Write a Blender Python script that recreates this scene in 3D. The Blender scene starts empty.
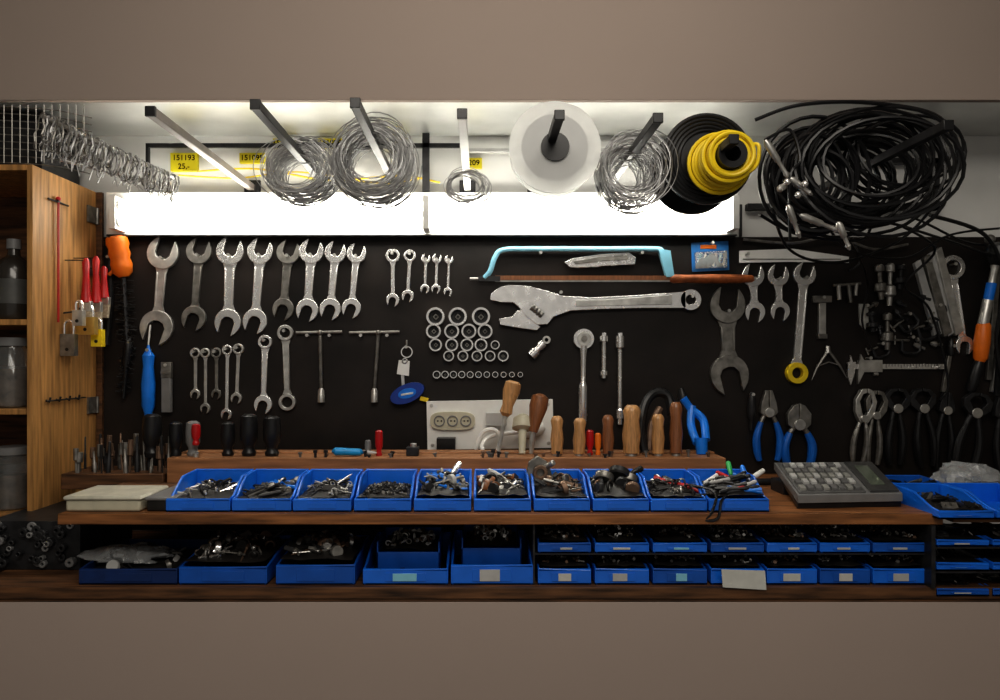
import bpy,bmesh,math,random
from mathutils import Vector,Matrix
S=470.0; E=1.2; DC=752.0
R=random.Random(7)
sin,cos,pi=math.sin,math.cos,math.pi
def W(p): return Vector(((p[0]-480)/S,-p[2]/S,E+(360-p[1])/S))
def at(px,py,d):
    k=(DC-d)/DC; return (480+(px-480)*k,360+(py-360)*k,d)
# ---------------------------------------------------------------- materials
MATS={}
def mat(name,rgb=(.5,.5,.5),metal=0,rough=.5,var=.18,scale=40,bump=0,kind='noise',emit=0,trans=0,coat=0,alpha=1,dist=.002,spec=None):
    if name in MATS: return MATS[name]
    m=bpy.data.materials.new(name); m.use_nodes=True; nt=m.node_tree; N=nt.nodes; L=nt.links
    p=N['Principled BSDF']
    p.inputs['Metallic'].default_value=metal; p.inputs['Roughness'].default_value=rough
    p.inputs['Coat Weight'].default_value=coat
    p.inputs['Transmission Weight'].default_value=trans
    p.inputs['Alpha'].default_value=alpha
    if spec is not None: p.inputs['Specular IOR Level'].default_value=spec
    tc=N.new('ShaderNodeTexCoord'); mp=N.new('ShaderNodeMapping'); L.new(tc.outputs['Object'],mp.inputs[0])
    if kind=='woodx': mp.inputs['Scale'].default_value=(1.2,14,14)
    if kind=='woodz': mp.inputs['Scale'].default_value=(14,14,1.2)
    no=N.new('ShaderNodeTexNoise'); no.inputs['Scale'].default_value=scale; no.inputs['Detail'].default_value=6
    L.new(mp.outputs[0],no.inputs['Vector'])
    cr=N.new('ShaderNodeValToRGB'); cr.color_ramp.elements[0].position=.3; cr.color_ramp.elements[1].position=.7
    a=[max(0,c*(1-var)) for c in rgb]; b=[min(1,c*(1+var)) for c in rgb]
    cr.color_ramp.elements[0].color=(*a,1); cr.color_ramp.elements[1].color=(*b,1)
    L.new(no.outputs['Fac'],cr.inputs[0]); L.new(cr.outputs[0],p.inputs['Base Color'])
    if bump:
        bp=N.new('ShaderNodeBump'); bp.inputs['Strength'].default_value=bump; bp.inputs['Distance'].default_value=dist
        L.new(no.outputs['Fac'],bp.inputs['Height']); L.new(bp.outputs[0],p.inputs['Normal'])
    if metal>.3:
        mr=N.new('ShaderNodeMapRange'); mr.inputs['To Min'].default_value=max(.05,rough-.1); mr.inputs['To Max'].default_value=rough+.15
        L.new(no.outputs['Fac'],mr.inputs[0]); L.new(mr.outputs[0],p.inputs['Roughness'])
    if emit:
        p.inputs['Emission Color'].default_value=(*rgb,1); p.inputs['Emission Strength'].default_value=emit
    MATS[name]=m; return m
board=mat('board_black',(.014,.0102,.0085),rough=.55,var=.6,scale=7,bump=.25,spec=.35)
plaster=mat('plaster',(.68,.68,.66),rough=.8,var=.08,scale=6,bump=.1)
greywall=mat('greywall',(.25,.24,.22),rough=.8,var=.2,scale=6)
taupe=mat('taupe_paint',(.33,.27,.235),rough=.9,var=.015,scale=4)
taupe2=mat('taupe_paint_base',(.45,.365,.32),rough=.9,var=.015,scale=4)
wood=mat('honey_wood',(.43,.225,.075),rough=.55,var=.4,scale=9,kind='woodz')
woodx=mat('bench_wood',(.24,.1,.034),rough=.5,var=.65,scale=8,kind='woodx',bump=.2)
woodb=mat('block_wood',(.32,.15,.065),rough=.55,var=.35,scale=8,kind='woodx')
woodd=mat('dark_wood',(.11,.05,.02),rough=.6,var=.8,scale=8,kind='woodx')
woodh=mat('handle_wood',(.5,.27,.11),rough=.35,var=.3,scale=20,kind='woodz',coat=.3)
woodr=mat('handle_wood_dark',(.25,.1,.04),rough=.35,var=.3,scale=20,kind='woodz',coat=.3)
chrome=mat('chrome',(.93,.92,.9),metal=.85,rough=.22,var=.05,scale=60)
steel=mat('steel',(.6,.59,.56),metal=.8,rough=.33,var=.25,scale=50)
dsteel=mat('dark_steel',(.26,.25,.23),metal=.75,rough=.38,var=.35,scale=60)
iron=mat('black_iron',(.035,.035,.037),metal=.4,rough=.42,var=.4,scale=60)
rust=mat('rusty_steel',(.2,.13,.09),metal=.5,rough=.5,var=.5,scale=50)
gal=mat('galvanised_wire',(.42,.42,.42),metal=.6,rough=.4,var=.3,scale=80)
sheet=mat('sheet_metal',(.75,.76,.74),metal=.75,rough=.3,var=.2,scale=5)
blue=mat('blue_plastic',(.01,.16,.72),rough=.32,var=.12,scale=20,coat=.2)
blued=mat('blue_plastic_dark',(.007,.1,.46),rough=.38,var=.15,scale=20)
bgrip=mat('blue_grip',(.01,.2,.75),rough=.35,var=.1)
cyan=mat('cyan_paint',(.28,.62,.78),rough=.35,var=.1,metal=.1)
orange=mat('orange_plastic',(.85,.2,.015),rough=.4,var=.1)
red=mat('red_paint',(.45,.01,.012),rough=.35,var=.15)
yellow=mat('yellow_plastic',(.85,.62,.02),rough=.4,var=.1)
labely=mat('yellow_label',(.62,.52,.008),rough=.6,var=.04)
green=mat('green_plastic',(.03,.4,.1),rough=.4)
white=mat('white_plastic',(.86,.86,.83),rough=.4,var=.04)
cream=mat('cream_plastic',(.55,.52,.4),rough=.5,var=.08)
paper=mat('paper_label',(.6,.6,.56),rough=.7,var=.1)
grey=mat('grey_plastic',(.2,.2,.2),rough=.45,var=.1)
lgrey=mat('light_grey_plastic',(.5,.5,.49),rough=.45,var=.1)
black=mat('black_plastic',(.012,.012,.013),rough=.35,var=.3)
ink=mat('label_ink',(.004,.004,.004),rough=.9,var=.1,spec=0)
rubber=mat('black_rubber',(.009,.009,.01),rough=.36,var=.3)
brass=mat('brass',(.75,.5,.15),metal=.8,rough=.3,var=.15)
bristle=mat('bristle',(.45,.38,.28),rough=.8,var=.3,scale=200)
lcd=mat('lcd',(.12,.14,.11),rough=.15,var=.03)
glow=mat('lamp_tube',(1,.965,.88),emit=11,var=0)
glass=mat('jar_glass',(.8,.85,.85),rough=.08,trans=.9,var=.02)
bagm=mat('clear_plastic',(.8,.83,.85),rough=.15,trans=.72,var=.05,bump=.6,scale=25,dist=.01)
spool=mat('spool_white',(.93,.94,.92),rough=.5,trans=.5,var=.03)
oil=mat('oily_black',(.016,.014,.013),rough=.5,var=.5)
# ---------------------------------------------------------------- builder
class B:
    def __init__(s): s.v=[];s.f=[];s.m=[];s.ms=[]
    def add(s,vs,fs,m):
        o=len(s.v); s.v+= [tuple(x) for x in vs]
        if m not in s.ms: s.ms.append(m)
        i=s.ms.index(m)
        for f in fs: s.f.append([o+k for k in f]); s.m.append(i)
    def poly(s,pts,d0,d1,m):
        n=len(pts)
        vs=[(p[0],p[1],d0) for p in pts]+[(p[0],p[1],d1) for p in pts]
        fs=[list(range(n)),list(range(2*n-1,n-1,-1))]+[[i,(i+1)%n,n+(i+1)%n,n+i] for i in range(n)]
        s.add(vs,fs,m)
    def box(s,u0,u1,v0,v1,d0,d1,m): s.poly([(u0,v0),(u1,v0),(u1,v1),(u0,v1)],d0,d1,m)
    def hexa(s,q,off,m):
        vs=[tuple(p) for p in q]+[(p[0]+off[0],p[1]+off[1],p[2]+off[2]) for p in q]
        s.add(vs,[[0,1,2,3],[7,6,5,4],[0,1,5,4],[1,2,6,5],[2,3,7,6],[3,0,4,7]],m)
    def ring(s,c,R_,r,d0,d1,m,seg=28):
        vs=[]
        for d in (d0,d1):
            for rad in (R_,r):
                for i in range(seg):
                    a=2*pi*i/seg; vs.append((c[0]+rad*cos(a),c[1]+rad*sin(a),d))
        fs=[]
        for i in range(seg):
            j=(i+1)%seg
            fs+=[[i,j,seg+j,seg+i],[2*seg+i,2*seg+j,3*seg+j,3*seg+i],[i,j,2*seg+j,2*seg+i],[seg+i,seg+j,3*seg+j,3*seg+i]]
        s.add(vs,fs,m)
    def disc(s,c,r,d0,d1,m,seg=24,ax=1,ay=1):
        s.poly([(c[0]+r*ax*cos(2*pi*i/seg),c[1]+r*ay*sin(2*pi*i/seg)) for i in range(seg)],d0,d1,m)
    def tube(s,pts,r,m,seg=8,closed=False):
        P=[Vector(p) for p in pts]; n=len(P)
        rr=r if isinstance(r,(list,tuple)) else [r]*n
        T=[]
        for i in range(n):
            a=P[(i-1)%n] if (closed or i>0) else P[i]; b=P[(i+1)%n] if (closed or i<n-1) else P[i]
            t=(b-a); T.append(t.normalized() if t.length>1e-6 else Vector((0,1,0)))
        up=Vector((0,0,1)) if abs(T[0].z)<.9 else Vector((1,0,0))
        nn=(up-T[0]*up.dot(T[0])).normalized()
        vs=[]
        for i in range(n):
            nn=(nn-T[i]*nn.dot(T[i]))
            if nn.length<1e-5: nn=T[i].orthogonal()
            nn.normalize(); bb=T[i].cross(nn)
            for k in range(seg):
                a=2*pi*k/seg; vs.append(P[i]+(nn*cos(a)+bb*sin(a))*rr[i])
        fs=[]
        for i in range(n if closed else n-1):
            j=(i+1)%n
            for k in range(seg):
                l=(k+1)%seg; fs.append([i*seg+k,i*seg+l,j*seg+l,j*seg+k])
        if not closed: fs+=[list(range(seg)),list(range((n-1)*seg,n*seg))[::-1]]
        s.add(vs,fs,m)
    def lathe(s,p0,p1,prof,m,seg=14):
        p0=Vector(p0);p1=Vector(p1)
        ax=(p1-p0); t=ax.normalized(); n=t.orthogonal().normalized(); b=t.cross(n)
        vs=[]
        for (k,r) in prof:
            c=p0+ax*k
            for i in range(seg):
                a=2*pi*i/seg; vs.append(c+(n*cos(a)+b*sin(a))*max(r,.01))
        fs=[]; L=len(prof)
        for i in range(L-1):
            for k in range(seg):
                l=(k+1)%seg; fs.append([i*seg+k,i*seg+l,(i+1)*seg+l,(i+1)*seg+k])
        fs+=[list(range(seg)),list(range((L-1)*seg,L*seg))[::-1]]
        s.add(vs,fs,m)
    def cyl(s,p0,p1,r,m,seg=12): s.lathe(p0,p1,[(0,r),(1,r)],m,seg)
    def sph(s,c,r,m,seg=12,sy=1):
        s.lathe((c[0],c[1]-r*sy,c[2]),(c[0],c[1]+r*sy,c[2]),[((1-cos(pi*i/8))/2,r*sin(pi*i/8)) for i in range(9)],m,seg)
    def text(s,tx,c,size,m,rot=0):
        cu=bpy.data.curves.new('t','FONT'); cu.body=tx; cu.size=1; cu.align_x='CENTER'; cu.align_y='CENTER'; cu.offset=.015
        o=bpy.data.objects.new('t',cu); bpy.context.scene.collection.objects.link(o)
        bpy.context.view_layer.update()
        me=bpy.data.meshes.new_from_object(o.evaluated_get(bpy.context.evaluated_depsgraph_get()))
        vs=[]
        for v in me.vertices:
            x,y=v.co.x*size,v.co.y*size
            vs.append((c[0]+x*cos(rot)+y*sin(rot),c[1]+x*sin(rot)-y*cos(rot),c[2]))
        s.add(vs,[list(p.vertices) for p in me.polygons],m)
        bpy.data.objects.remove(o); bpy.data.meshes.remove(me)
    def done(s,name,bevel=0,ang=35):
        V=[W(p) for p in s.v]
        lo=Vector([min(v[i] for v in V) for i in range(3)]);hi=Vector([max(v[i] for v in V) for i in range(3)])
        c=(lo+hi)/2
        me=bpy.data.meshes.new(name); me.from_pydata([v-c for v in V],[],s.f)
        for m in s.ms: me.materials.append(m)
        me.polygons.foreach_set('material_index',s.m)
        me.update(); me.validate()
        bm=bmesh.new(); bm.from_mesh(me); bmesh.ops.recalc_face_normals(bm,faces=bm.faces); bm.to_mesh(me); bm.free()
        me.polygons.foreach_set('use_smooth',[True]*len(me.polygons))
        me.set_sharp_from_angle(angle=math.radians(ang))
        o=bpy.data.objects.new(name,me); o.location=c; bpy.context.scene.collection.objects.link(o)
        if bevel:
            b=o.modifiers.new('bevel','BEVEL'); b.width=bevel/S; b.segments=2; b.limit_method='ANGLE'; b.angle_limit=math.radians(40)
        return o
def cat(pts,n=8,closed=False):
    P=[Vector(p) for p in pts]; out=[]; N=len(P)
    for i in range(N if closed else N-1):
        g=lambda k:(P[k%N] if closed else P[min(max(k,0),N-1)])
        a,b,c,d=g(i-1),g(i),g(i+1),g(i+2)
        for j in range(n):
            t=j/n; out.append(.5*((2*b)+(c-a)*t+(2*a-5*b+4*c-d)*t*t+(3*b-a-3*c+d)*t**3))
    if not closed: out.append(P[-1])
    return out
nails=B()
def nail(x,y,d=9):
    nails.cyl((x,y,0),(x,y,d),.9,steel,6); nails.cyl((x,y,d),(x,y,d+.8),1.7,steel,8)
# ---------------------------------------------------------------- room
def slab(name,u0,u1,v0,v1,d0,d1,m,bevel=0):
    b=B(); b.box(u0,u1,v0,v1,d0,d1,m); return b.done(name,bevel)
VF=360+E*S; VC=-110
slab('wall_back',-140,1140,VC,VF,-12,-4.3,plaster)
slab('wall_left',-150,-140,VC,VF,-12,1100,greywall)
slab('wall_right',1140,1150,VC,VF,-12,1100,greywall)
slab('floor',-150,1150,VF,VF+10,-12,1100,mat('concrete',(.16,.15,.14),rough=.8,bump=.2,scale=8))
slab('ceiling',-150,1150,VC-10,VC,-12,1100,mat('ceiling_paint',(.35,.34,.32),rough=.9,scale=5,var=.05))
slab('tool_board',98,1138,237,480,-4.2,0,board)
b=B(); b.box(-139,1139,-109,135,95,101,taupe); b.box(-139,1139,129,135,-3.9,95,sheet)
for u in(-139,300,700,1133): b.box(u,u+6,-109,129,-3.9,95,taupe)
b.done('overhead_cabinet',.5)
# batten lamp: white body with two fluorescent tubes
b=B()
b.box(110,735,194,236,0.1,8,white)
b.box(112,733,236.2,238,0.1,12,iron)
for v in(211,226):
    for (x0,x1) in((132,426),(430,724)):
        b.cyl((x0,v,24),(x1,v,24),4.6,glow,14)
        for x in(x0,x1): b.cyl((x-2 if x==x0 else x,v,24),(x if x==x0 else x+2,v,24),5,steel,14)
for x in(127,428,726): b.box(x-3,x+3,202,234,8,31,white)
b.done('strip_lamp',.4)
b=B()
b.box(150,460,146,150,6,10,iron); b.box(150,153,146,194,6,10,iron)
b.box(423,430,136,193,4,10,iron)
b.box(460,700,150,153,0,6,lgrey)
b.done('rack_frame')
b=B()
b.box(745,935,205,211,0,8,iron)
b.box(928,935,160,211,0,8,iron); b.box(868,935,160,165,0,8,iron)
b.tube([(740,205,2),(740,237,2)],1.5,iron)
b.done('rack_frame')
for (x,y,t1,t2,w,h) in((184,162,'151193','25,-',27,18),(252,158,'151095','',25,10),(284,143,'151097','',22,9),(330,143,'151098','',24,9),(396,143,'151099','',22,9),(474,163,'209','',16,10)):
    b=B(); b.box(x-w/2,x+w/2,y-h/2,y+h/2,-4.2,.3,labely)
    b.text(t1,(x,y-(4 if t2 else 0),.6),7.6,ink)
    if t2: b.text(t2,(x,y+4.6,.6),7.6,ink)
    b.done('price_label')
b=B(); b.tube(cat([(200,172,3),(260,171,8),(330,182,8),(400,177,5),(440,183,2)],8),1,yellow,6)
b.tube(cat([(180,176,3),(240,180,8),(300,174,8),(380,184,5),(425,178,2)],8),.8,yellow,6); b.done('yellow_cord')
pegs=[(252,188,230),(326,185,235),(395,185,238),(467.5,188,225),(535.5,189,225),(605,190,222),(664,200,205),(805,197,228)]
pl=mat('peg_steel',(.3,.27,.25),metal=.6,rough=.4)
for i,(u,v,L) in enumerate(pegs):
    b=B(); w=3.2
    b.box(u-w,u+w,v-w,v+w,-4,L,white if i in(3,) else (pl if i in(0,) else iron)); b.box(u-w-.4,u+w+.4,v-w-.4,v+w+.4,L,L+3,black)
    b.box(u-8,u+8,v-8,v+5,-4,0,iron)
    b.done('storage_peg',.5)
# ---------------------------------------------------------------- coils
def coil(name,c,r,turns,dr,dd,wr,m,seed,ax=1,ay=1,wob=3,extra=None,cone=0):
    q=random.Random(seed); pts=[]; n=28
    vals=[(q.uniform(-1,1),q.uniform(-1,1),q.uniform(-1,1),q.uniform(-1,1)) for _ in range(turns+2)]
    for k in range(turns*n+1):
        t=k/n; i=int(t); f=t-i; f=f*f*(3-2*f)
        A=[vals[i][j]*(1-f)+vals[i+1][j]*f for j in range(4)]
        rad=r+dr*A[0]+cone*A[3]; a=2*pi*t
        pts.append((c[0]+wob*A[1]+rad*ax*cos(a),c[1]+wob*A[2]+rad*ay*sin(a),c[2]+dd*A[3]+dd*.25*sin(a+A[1]*3)))
    b=B(); b.tube(pts,wr,m,5)
    if extra: extra(b)
    return b.done(name)
coil('steel_wire_coil',at(301,172,110),25,62,9,26,.4,gal,1,ay=.85,wob=4)
coil('steel_wire_coil',at(374,163,155),26,70,8,28,.4,gal,2,wob=3.5)
coil('steel_wire_coil',at(467,186,150),14,16,4,10,.33,gal,3,ay=.75)
coil('steel_wire_coil',at(630,173,134),22,62,8,30,.4,gal,4,ax=.95,ay=1.05,wob=5)
c=at(555,147,172)
b=B(); b.ring(c,35.5,10,170,172,spool,56); b.ring(c,34,10,150,152,spool,56); b.ring(c,26,10,152,170,spool,32)
b.ring(c,11,.2,169,174,black,32); b.done('cable_spool')
c=at(700,165,123)
b=B(); b.ring(c,37,6,140,143,rubber,44); b.ring(c,37,6,98,101,rubber,44); b.ring(c,22,6,101,140,rubber,36)
for rr in(34.5,31.5,28.5,25.5,22.5): b.tube([(c[0]+rr*cos(2*pi*i/40),c[1]+rr*sin(2*pi*i/40),143.5) for i in range(40)],1.1,black,6,closed=True)
c2=at(727,158,172)
b.ring(c2,11,6,146,186,black,24); b.done('cable_reel')
b=B(); c=at(727,158,172)
for i in range(9):
    for j in range(3):
        if j==2 and i in(0,8): continue
        rr=13+j*3.1+(4.5 if i<2 else 0); d=152+i*3.6+(j%2)*1.5; ox,oy=R.uniform(-.9,.9),R.uniform(-.9,.9)
        b.tube([(c[0]+ox+rr*cos(2*pi*k/32),c[1]+oy+rr*sin(2*pi*k/32),d+1.6*sin(2*pi*k/32+i)) for k in range(32)],1.6,yellow,7,closed=True)
b.tube(cat([(c[0]+15,c[1]-8,180),(c[0]+20,c[1]-6,184),(c[0]+19,c[1]+8,182),(c[0]+10,c[1]+15,178)],6),1.5,yellow,7)
b.done('yellow_hose_coil')
coil('black_cable_coil',at(858,172,150),39,26,15,36,1.45,rubber,6,ax=1.25,ay=.96,wob=9)
coil('black_cable_coil',at(808,184,140),30,18,12,22,1.6,rubber,8,ax=1.0,ay=1.15,wob=9)
coil('black_cable_coil',at(895,160,140),33,10,9,24,1.2,rubber,9,ax=1.2,ay=.93,wob=8)
b=B()
b.tube(cat([at(760,215,120),at(800,235,110),at(860,240,100),at(880,222,80),at(940,238,40),at(1010,262,20)],8),1.3,rubber,6)
b.tube(cat([at(755,120,170),at(800,105,180),at(870,103,180),at(940,118,160),at(957,165,150),at(930,200,140),at(860,215,130)],8),1.5,rubber,6)
b.tube(cat([at(850,235,60),at(900,215,60),at(960,240,40),at(985,245,20)],8),1.1,rubber,6)
b.tube(cat([at(840,228,110),at(858,255,60),at(868,285,20),at(862,320,12),at(872,350,10)],8),1.0,rubber,6)
b.tube(cat([at(900,225,80),at(935,250,40),at(905,285,16),at(930,310,12),at(948,380,10),at(940,400,10)],8),1.2,rubber,6)
b.tube(cat([at(930,215,70),at(985,235,40),at(1004,280,30),at(996,340,25),at(1005,400,20)],8),1.8,rubber,6)
b.tube(cat([at(770,200,130),at(790,250,90),at(840,262,70),at(900,240,60),at(935,205,80)],8),1.3,rubber,6)
b.tube(cat([at(820,215,120),at(850,250,80),at(905,258,60),at(950,235,50),at(1002,228,40)],8),1.1,rubber,6)
b.done('loose_cable')
b=B()
for (x0,y0,x1,y1) in((765,140,790,180),(790,178,812,195),(778,190,792,182),(800,215,842,232),(838,222,850,250),(788,205,800,238)):
    p0=at(x0,y0,195);p1=at(x1,y1,190)
    b.lathe(p0,p1,[(0,1.2),(.1,2.7),(.5,2.5),(.55,1.6),(.8,1.6),(.85,2.1),(1,.8)],steel,10)
b.tube(cat([at(765,140,195),at(790,130,190),at(800,160,190),at(790,178,195),at(790,240,180)],6),1.2,rubber,6)
for (x,y) in((787,182),(798,195),(805,184)): b.sph(at(x,y,198),2.6,chrome)
b.done('cable_connectors')
b=B()
rail0,rail1=at(42,116,190),at(175,178,60)
b.tube([rail0,rail1],1.6,steel,8); b.tube([at(60,160,120),at(170,187,60)],1.2,steel)
for i in range(60):
    t=i/59; p=Vector(rail0).lerp(Vector(rail1),t); rr=R.uniform(7,13)*(1.1-.3*t)
    tl=R.uniform(-.5,.5)
    b.tube([(p.x+rr*.6*cos(a)+tl*4,p.y+rr*.8+rr*1.05*sin(a),p.z+rr*.7*sin(a+1.2)+R.uniform(-3,3)) for a in [2*pi*k/16 for k in range(16)]],.6,gal if i%3 else dsteel,5,closed=True)
    b.tube([(p.x,p.y+rr*1.8,p.z),(p.x+R.uniform(-3,6),p.y+rr*1.8+R.uniform(4,12),p.z+3)],.5,gal,5)
b.done('spring_hooks')
b=B(); b.box(-110,84,138,193,8,72,iron); b.box(-112,86,136,142,6,74,oil); b.box(-20,40,158,176,72,73,oil); b.done('shade_box',1)  # added dark box, its colour imitates the shadowed corner above the cabinet
b=B()
for i in range(9):
    y=108+i*7
    b.tube(cat([at(-5,y-2,100),at(30,y,100),at(60,y+3,100),at(92,y+10,90)],4),.5,dsteel,5)
for i in range(12): b.tube([at(-4+i*8,105,101),at(-4+i*8,163,101)],.5,dsteel,5)
b.done('wire_basket')
# ---------------------------------------------------------------- cabinet on the left
b=B()
b.box(93,98,193,502,0,110,wood); b.box(-130,93,193,198,0,110,wood)
for v in(325,402,492): b.box(-130,93,v,v+5,0,106,wood)
b.box(-130,93,198,492,0,3,woodd)
b.box(-130,-125,193,502,0,110,wood)
b.box(98,104,193,500,0,4,woodd)
b.done('wooden_cabinet',.5)
gj=mat('paint_can_grey',(.1,.1,.095),rough=.4,metal=.2)
dk=mat('bottle_dark',(.035,.03,.025),rough=.25,coat=.4)
for (x,v,h,m,r) in((62,402,62,glass,16),(28,402,60,glass,15),(66,325,72,dk,15),(32,325,66,dk,15),(62,492,55,glass,17),(28,492,50,gj,16)):
    b=B()
    if m is dk:
        b.lathe((x,v-.3,84),(x,v-h,84),[(0,r*.9),(.03,r),(.62,r),(.72,r*.8),(.8,r*.35),(.88,r*.32)],m,20)
        b.lathe((x,v-h*.88,84),(x,v-h,84),[(0,r*.4),(1,r*.38)],grey,14); b.lathe((x,v-h*.2,84),(x,v-h*.5,84),[(0,r+.3),(1,r+.3)],gj,20); b.done('bottle'); continue
    b.lathe((x,v-.3,80),(x,v-h,80),[(0,r*.9),(.03,r),(.75,r),(.85,r*.75),(.9,r*.75)],m,20)
    b.lathe((x,v-h*.88,80),(x,v-h,80),[(0,r*.85),(.9,r*.85),(1,r*.8)],grey if m is glass else black,20)
    if m is glass: b.lathe((x,v-1,80),(x,v-h*.55,80),[(0,r*.82),(1,r*.82)],rust,16)
    b.done('storage_jar' if m is glass else 'paint_can')
b=B()
p=at(56,200,76); b.tube([(99.5,p[1],76),(102,p[1],76)],2,iron); b.tube([(101,p[1],76),(101,p[1]+110,76)],1.0,red,8); b.sph((101,p[1]-1,76),2.2,red)
b.tube([(101,p[1]+2,60),(101,p[1]+2,92)],.9,iron,6)
b.done('red_rod')
def paintbrush(px,y0,y1,d,m):
    b=B(); a=at(px,y0,d); c=at(px,y1,d); L=c[1]-a[1]
    b.lathe(a,(a[0],a[1]+L*.62,d),[(0,1.5),(.1,3.4),(.4,2.8),(.8,4),(1,5)],m,12)
    b.box(a[0]-5.5,a[0]+5.5,a[1]+L*.6,a[1]+L*.74,d-2.5,d+2.5,steel)
    b.poly([(a[0]-5.5,a[1]+L*.74),(a[0]+5.5,a[1]+L*.74),(a[0]+4,a[1]+L),(a[0]-4,a[1]+L)],d-2,d+2,bristle)
    b.tube([(97,a[1]+2,d),(a[0]+2,a[1]+2,d)],.7,iron,5)
    b.done('paintbrush',.4)
paintbrush(86,258,330,60,red); paintbrush(96,256,332,45,red); paintbrush(104,266,318,30,red)
def padlock(px,py,d,w,h,m):
    b=B(); c=at(px,py,d)
    b.box(c[0]-w/2,c[0]+w/2,c[1]-h/2,c[1]+h/2,d-3.5,d+3.5,m)
    b.tube([(c[0]-w*.32,c[1]-h/2,d),(c[0]-w*.32,c[1]-h*.9,d)]+[(c[0]-w*.32*cos(pi*i/8),c[1]-h*.9-w*.32*sin(pi*i/8),d) for i in range(9)]+[(c[0]+w*.32,c[1]-h/2,d)],1.2,chrome,8)
    b.disc((c[0],c[1]+h*.2),1.6,d+3.5,d+4,black,10)
    b.done('padlock',1)
padlock(69,345,66,13,20,dsteel); padlock(87,326,60,17,16,brass); padlock(79,318,72,9,14,steel); padlock(98,338,50,10,16,yellow)
b=B(); b.tube([(97,317,62),(112,315,62),(113,312,62)],.9,iron,6)
for i in range(4): b.tube([(97,395,90-i*16),(101,397,90-i*16),(102,393,90-i*16)],.9,iron,6)
b.tube([(101,396,95),(101,396,30)],.8,iron,6)
b.done('wall_hooks')
for (py) in(215,268,405):
    b=B(); c=at(100,py,12); b.box(98.2,100,c[1]-8,c[1]+8,5,22,dsteel); b.cyl((100,c[1]-8,5),(100,c[1]+8,5),1.5,dsteel,8); b.done('hinge')
# ---------------------------------------------------------------- wrenches
def chead(b,c,Rr,ang,d0,d1,m,s=.5):
    a=math.asin(s); pts=[]
    o=(cos(ang),sin(ang)); n=(-o[1],o[0])
    def q(x,y): return (c[0]+o[0]*x+n[0]*y,c[1]+o[1]*x+n[1]*y)
    for i in range(25):
        t=a+(2*pi-2*a)*i/24; x=cos(t)*Rr; y=sin(t)*Rr
        if x>0: x*=1.12
        if i in(0,24): x*=1.06
        pts.append(q(x,y))
    pts+=[q(-.02*Rr,-s*Rr),q(-.3*Rr,-s*.62*Rr),q(-.38*Rr,0),q(-.3*Rr,s*.62*Rr),q(-.02*Rr,s*Rr)]
    b.poly(pts,d0,d1,m)
def wrench(x1,y1,x2,y2,r1,r2,t1,t2,sw,m,th=4,skew=(.25,.25),name=None,extra=None):
    b=B(); a=math.atan2(y2-y1,x2-x1); L=math.hypot(x2-x1,y2-y1); n=(-sin(a),cos(a)); o=(cos(a),sin(a))
    def q(x,y): return (x1+o[0]*x+n[0]*y,y1+o[1]*x+n[1]*y)
    e1=r1*(.72 if t1=='o' else .9); e2=L-r2*(.72 if t2=='o' else .9); w=sw/2
    w1=min(w*1.5,r1*.7); w2=min(w*1.5,r2*.7)
    b.poly([q(e1,-w1),q(e1+r1*.6,-w),q(e2-r2*.6,-w*.9),q(e2,-w2),q(e2,w2),q(e2-r2*.6,w*.9),q(e1+r1*.6,w),q(e1,w1)],.8,th*.62,m)
    if sw>5:
        for sg in(-1,1):
            b.poly([q(e1+r1*.5,sg*w),q(e2-r2*.5,sg*w*.9),q(e2-r2*.5,sg*w*.6),q(e1+r1*.5,sg*w*.66)],.5,th*.85,m)
    for (c,r,t,ang) in(((x1,y1),r1,t1,a+pi+skew[0]),((x2,y2),r2,t2,a+skew[1])):
        if t=='o': chead(b,c,r,ang,0,th,m)
        else: b.ring(c,r,r*.62,0,th*1.15,m,24); 
    nail(x1,y1-(r1*.25 if t1=='b' else -r1*.3))
    if extra: extra(b)
    return b.done(name or('open_end_wrench' if t1==t2=='o' else 'combination_wrench' if t1!=t2 else 'ring_wrench'),.45)
W1=[(164,254,158,327,15.5,16.5,9.5,steel),(200,252,195,318,12.5,12,7.5,dsteel),(231,252,229,322,13.5,13,10,chrome),(261,252,256,321,12.5,12,9,chrome),(289,253,284,309,11.5,10.5,8,dsteel),(312,252,308,310,12,11,8.5,chrome),(336,253,331,309,10.5,10.5,7.5,chrome),(357,254,352,308,9.5,9.5,6.5,chrome)]
for i,(x1,y1,x2,y2,r1,r2,sw,m) in enumerate(W1):
    wrench(x1,y1,x2,y2,r1,r2,'o','o',sw,m,4.5,skew=(.26,.26))
for (x1,y1,x2,y2,r1,r2,sw,m) in [(393,256,393,300,7,6.5,4,chrome),(410,256,408,296,6,6,3.6,chrome),(426,259,425,289,4.5,4.5,2.8,chrome),(437,259,436,289,4.7,4.5,2.8,chrome),(449,260,448,292,4.2,4.2,2.4,chrome)]:
    wrench(x1,y1,x2,y2,r1,r2,'b' if r1>5.5 else 'o','o',sw,m,3)
for (x1,y1,x2,y2,r1,r2,sw,m) in [(196,353,196,394,5.2,5,3.6,steel),(206,353,206,408,5,5,3.4,steel),(217,353,217,394,5.2,5,3.6,dsteel),(228,350,227,414,5.2,5.5,3.6,chrome),(239,349,237,398,5.5,5.6,3.8,steel)]:
    wrench(x1,y1,x2,y2,r1,r2,'b','o',sw,m,3)
wrench(266,342,264,404,7,9,'b','o',6,chrome,4); wrench(286,333,288,402,8,8.5,'b','b',6.5,steel,4)
wrench(752,276,754,312,11,10,'o','o',7.5,chrome,4); wrench(777,276,779,311,10.5,9.5,'o','o',7,chrome,4)
def tape(b): b.ring((795,373),10.5,5.5,-0.0,7.2,yellow,20)
wrench(803,275,795,373,11,10,'o','b',8.5,chrome,5,extra=tape)
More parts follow.
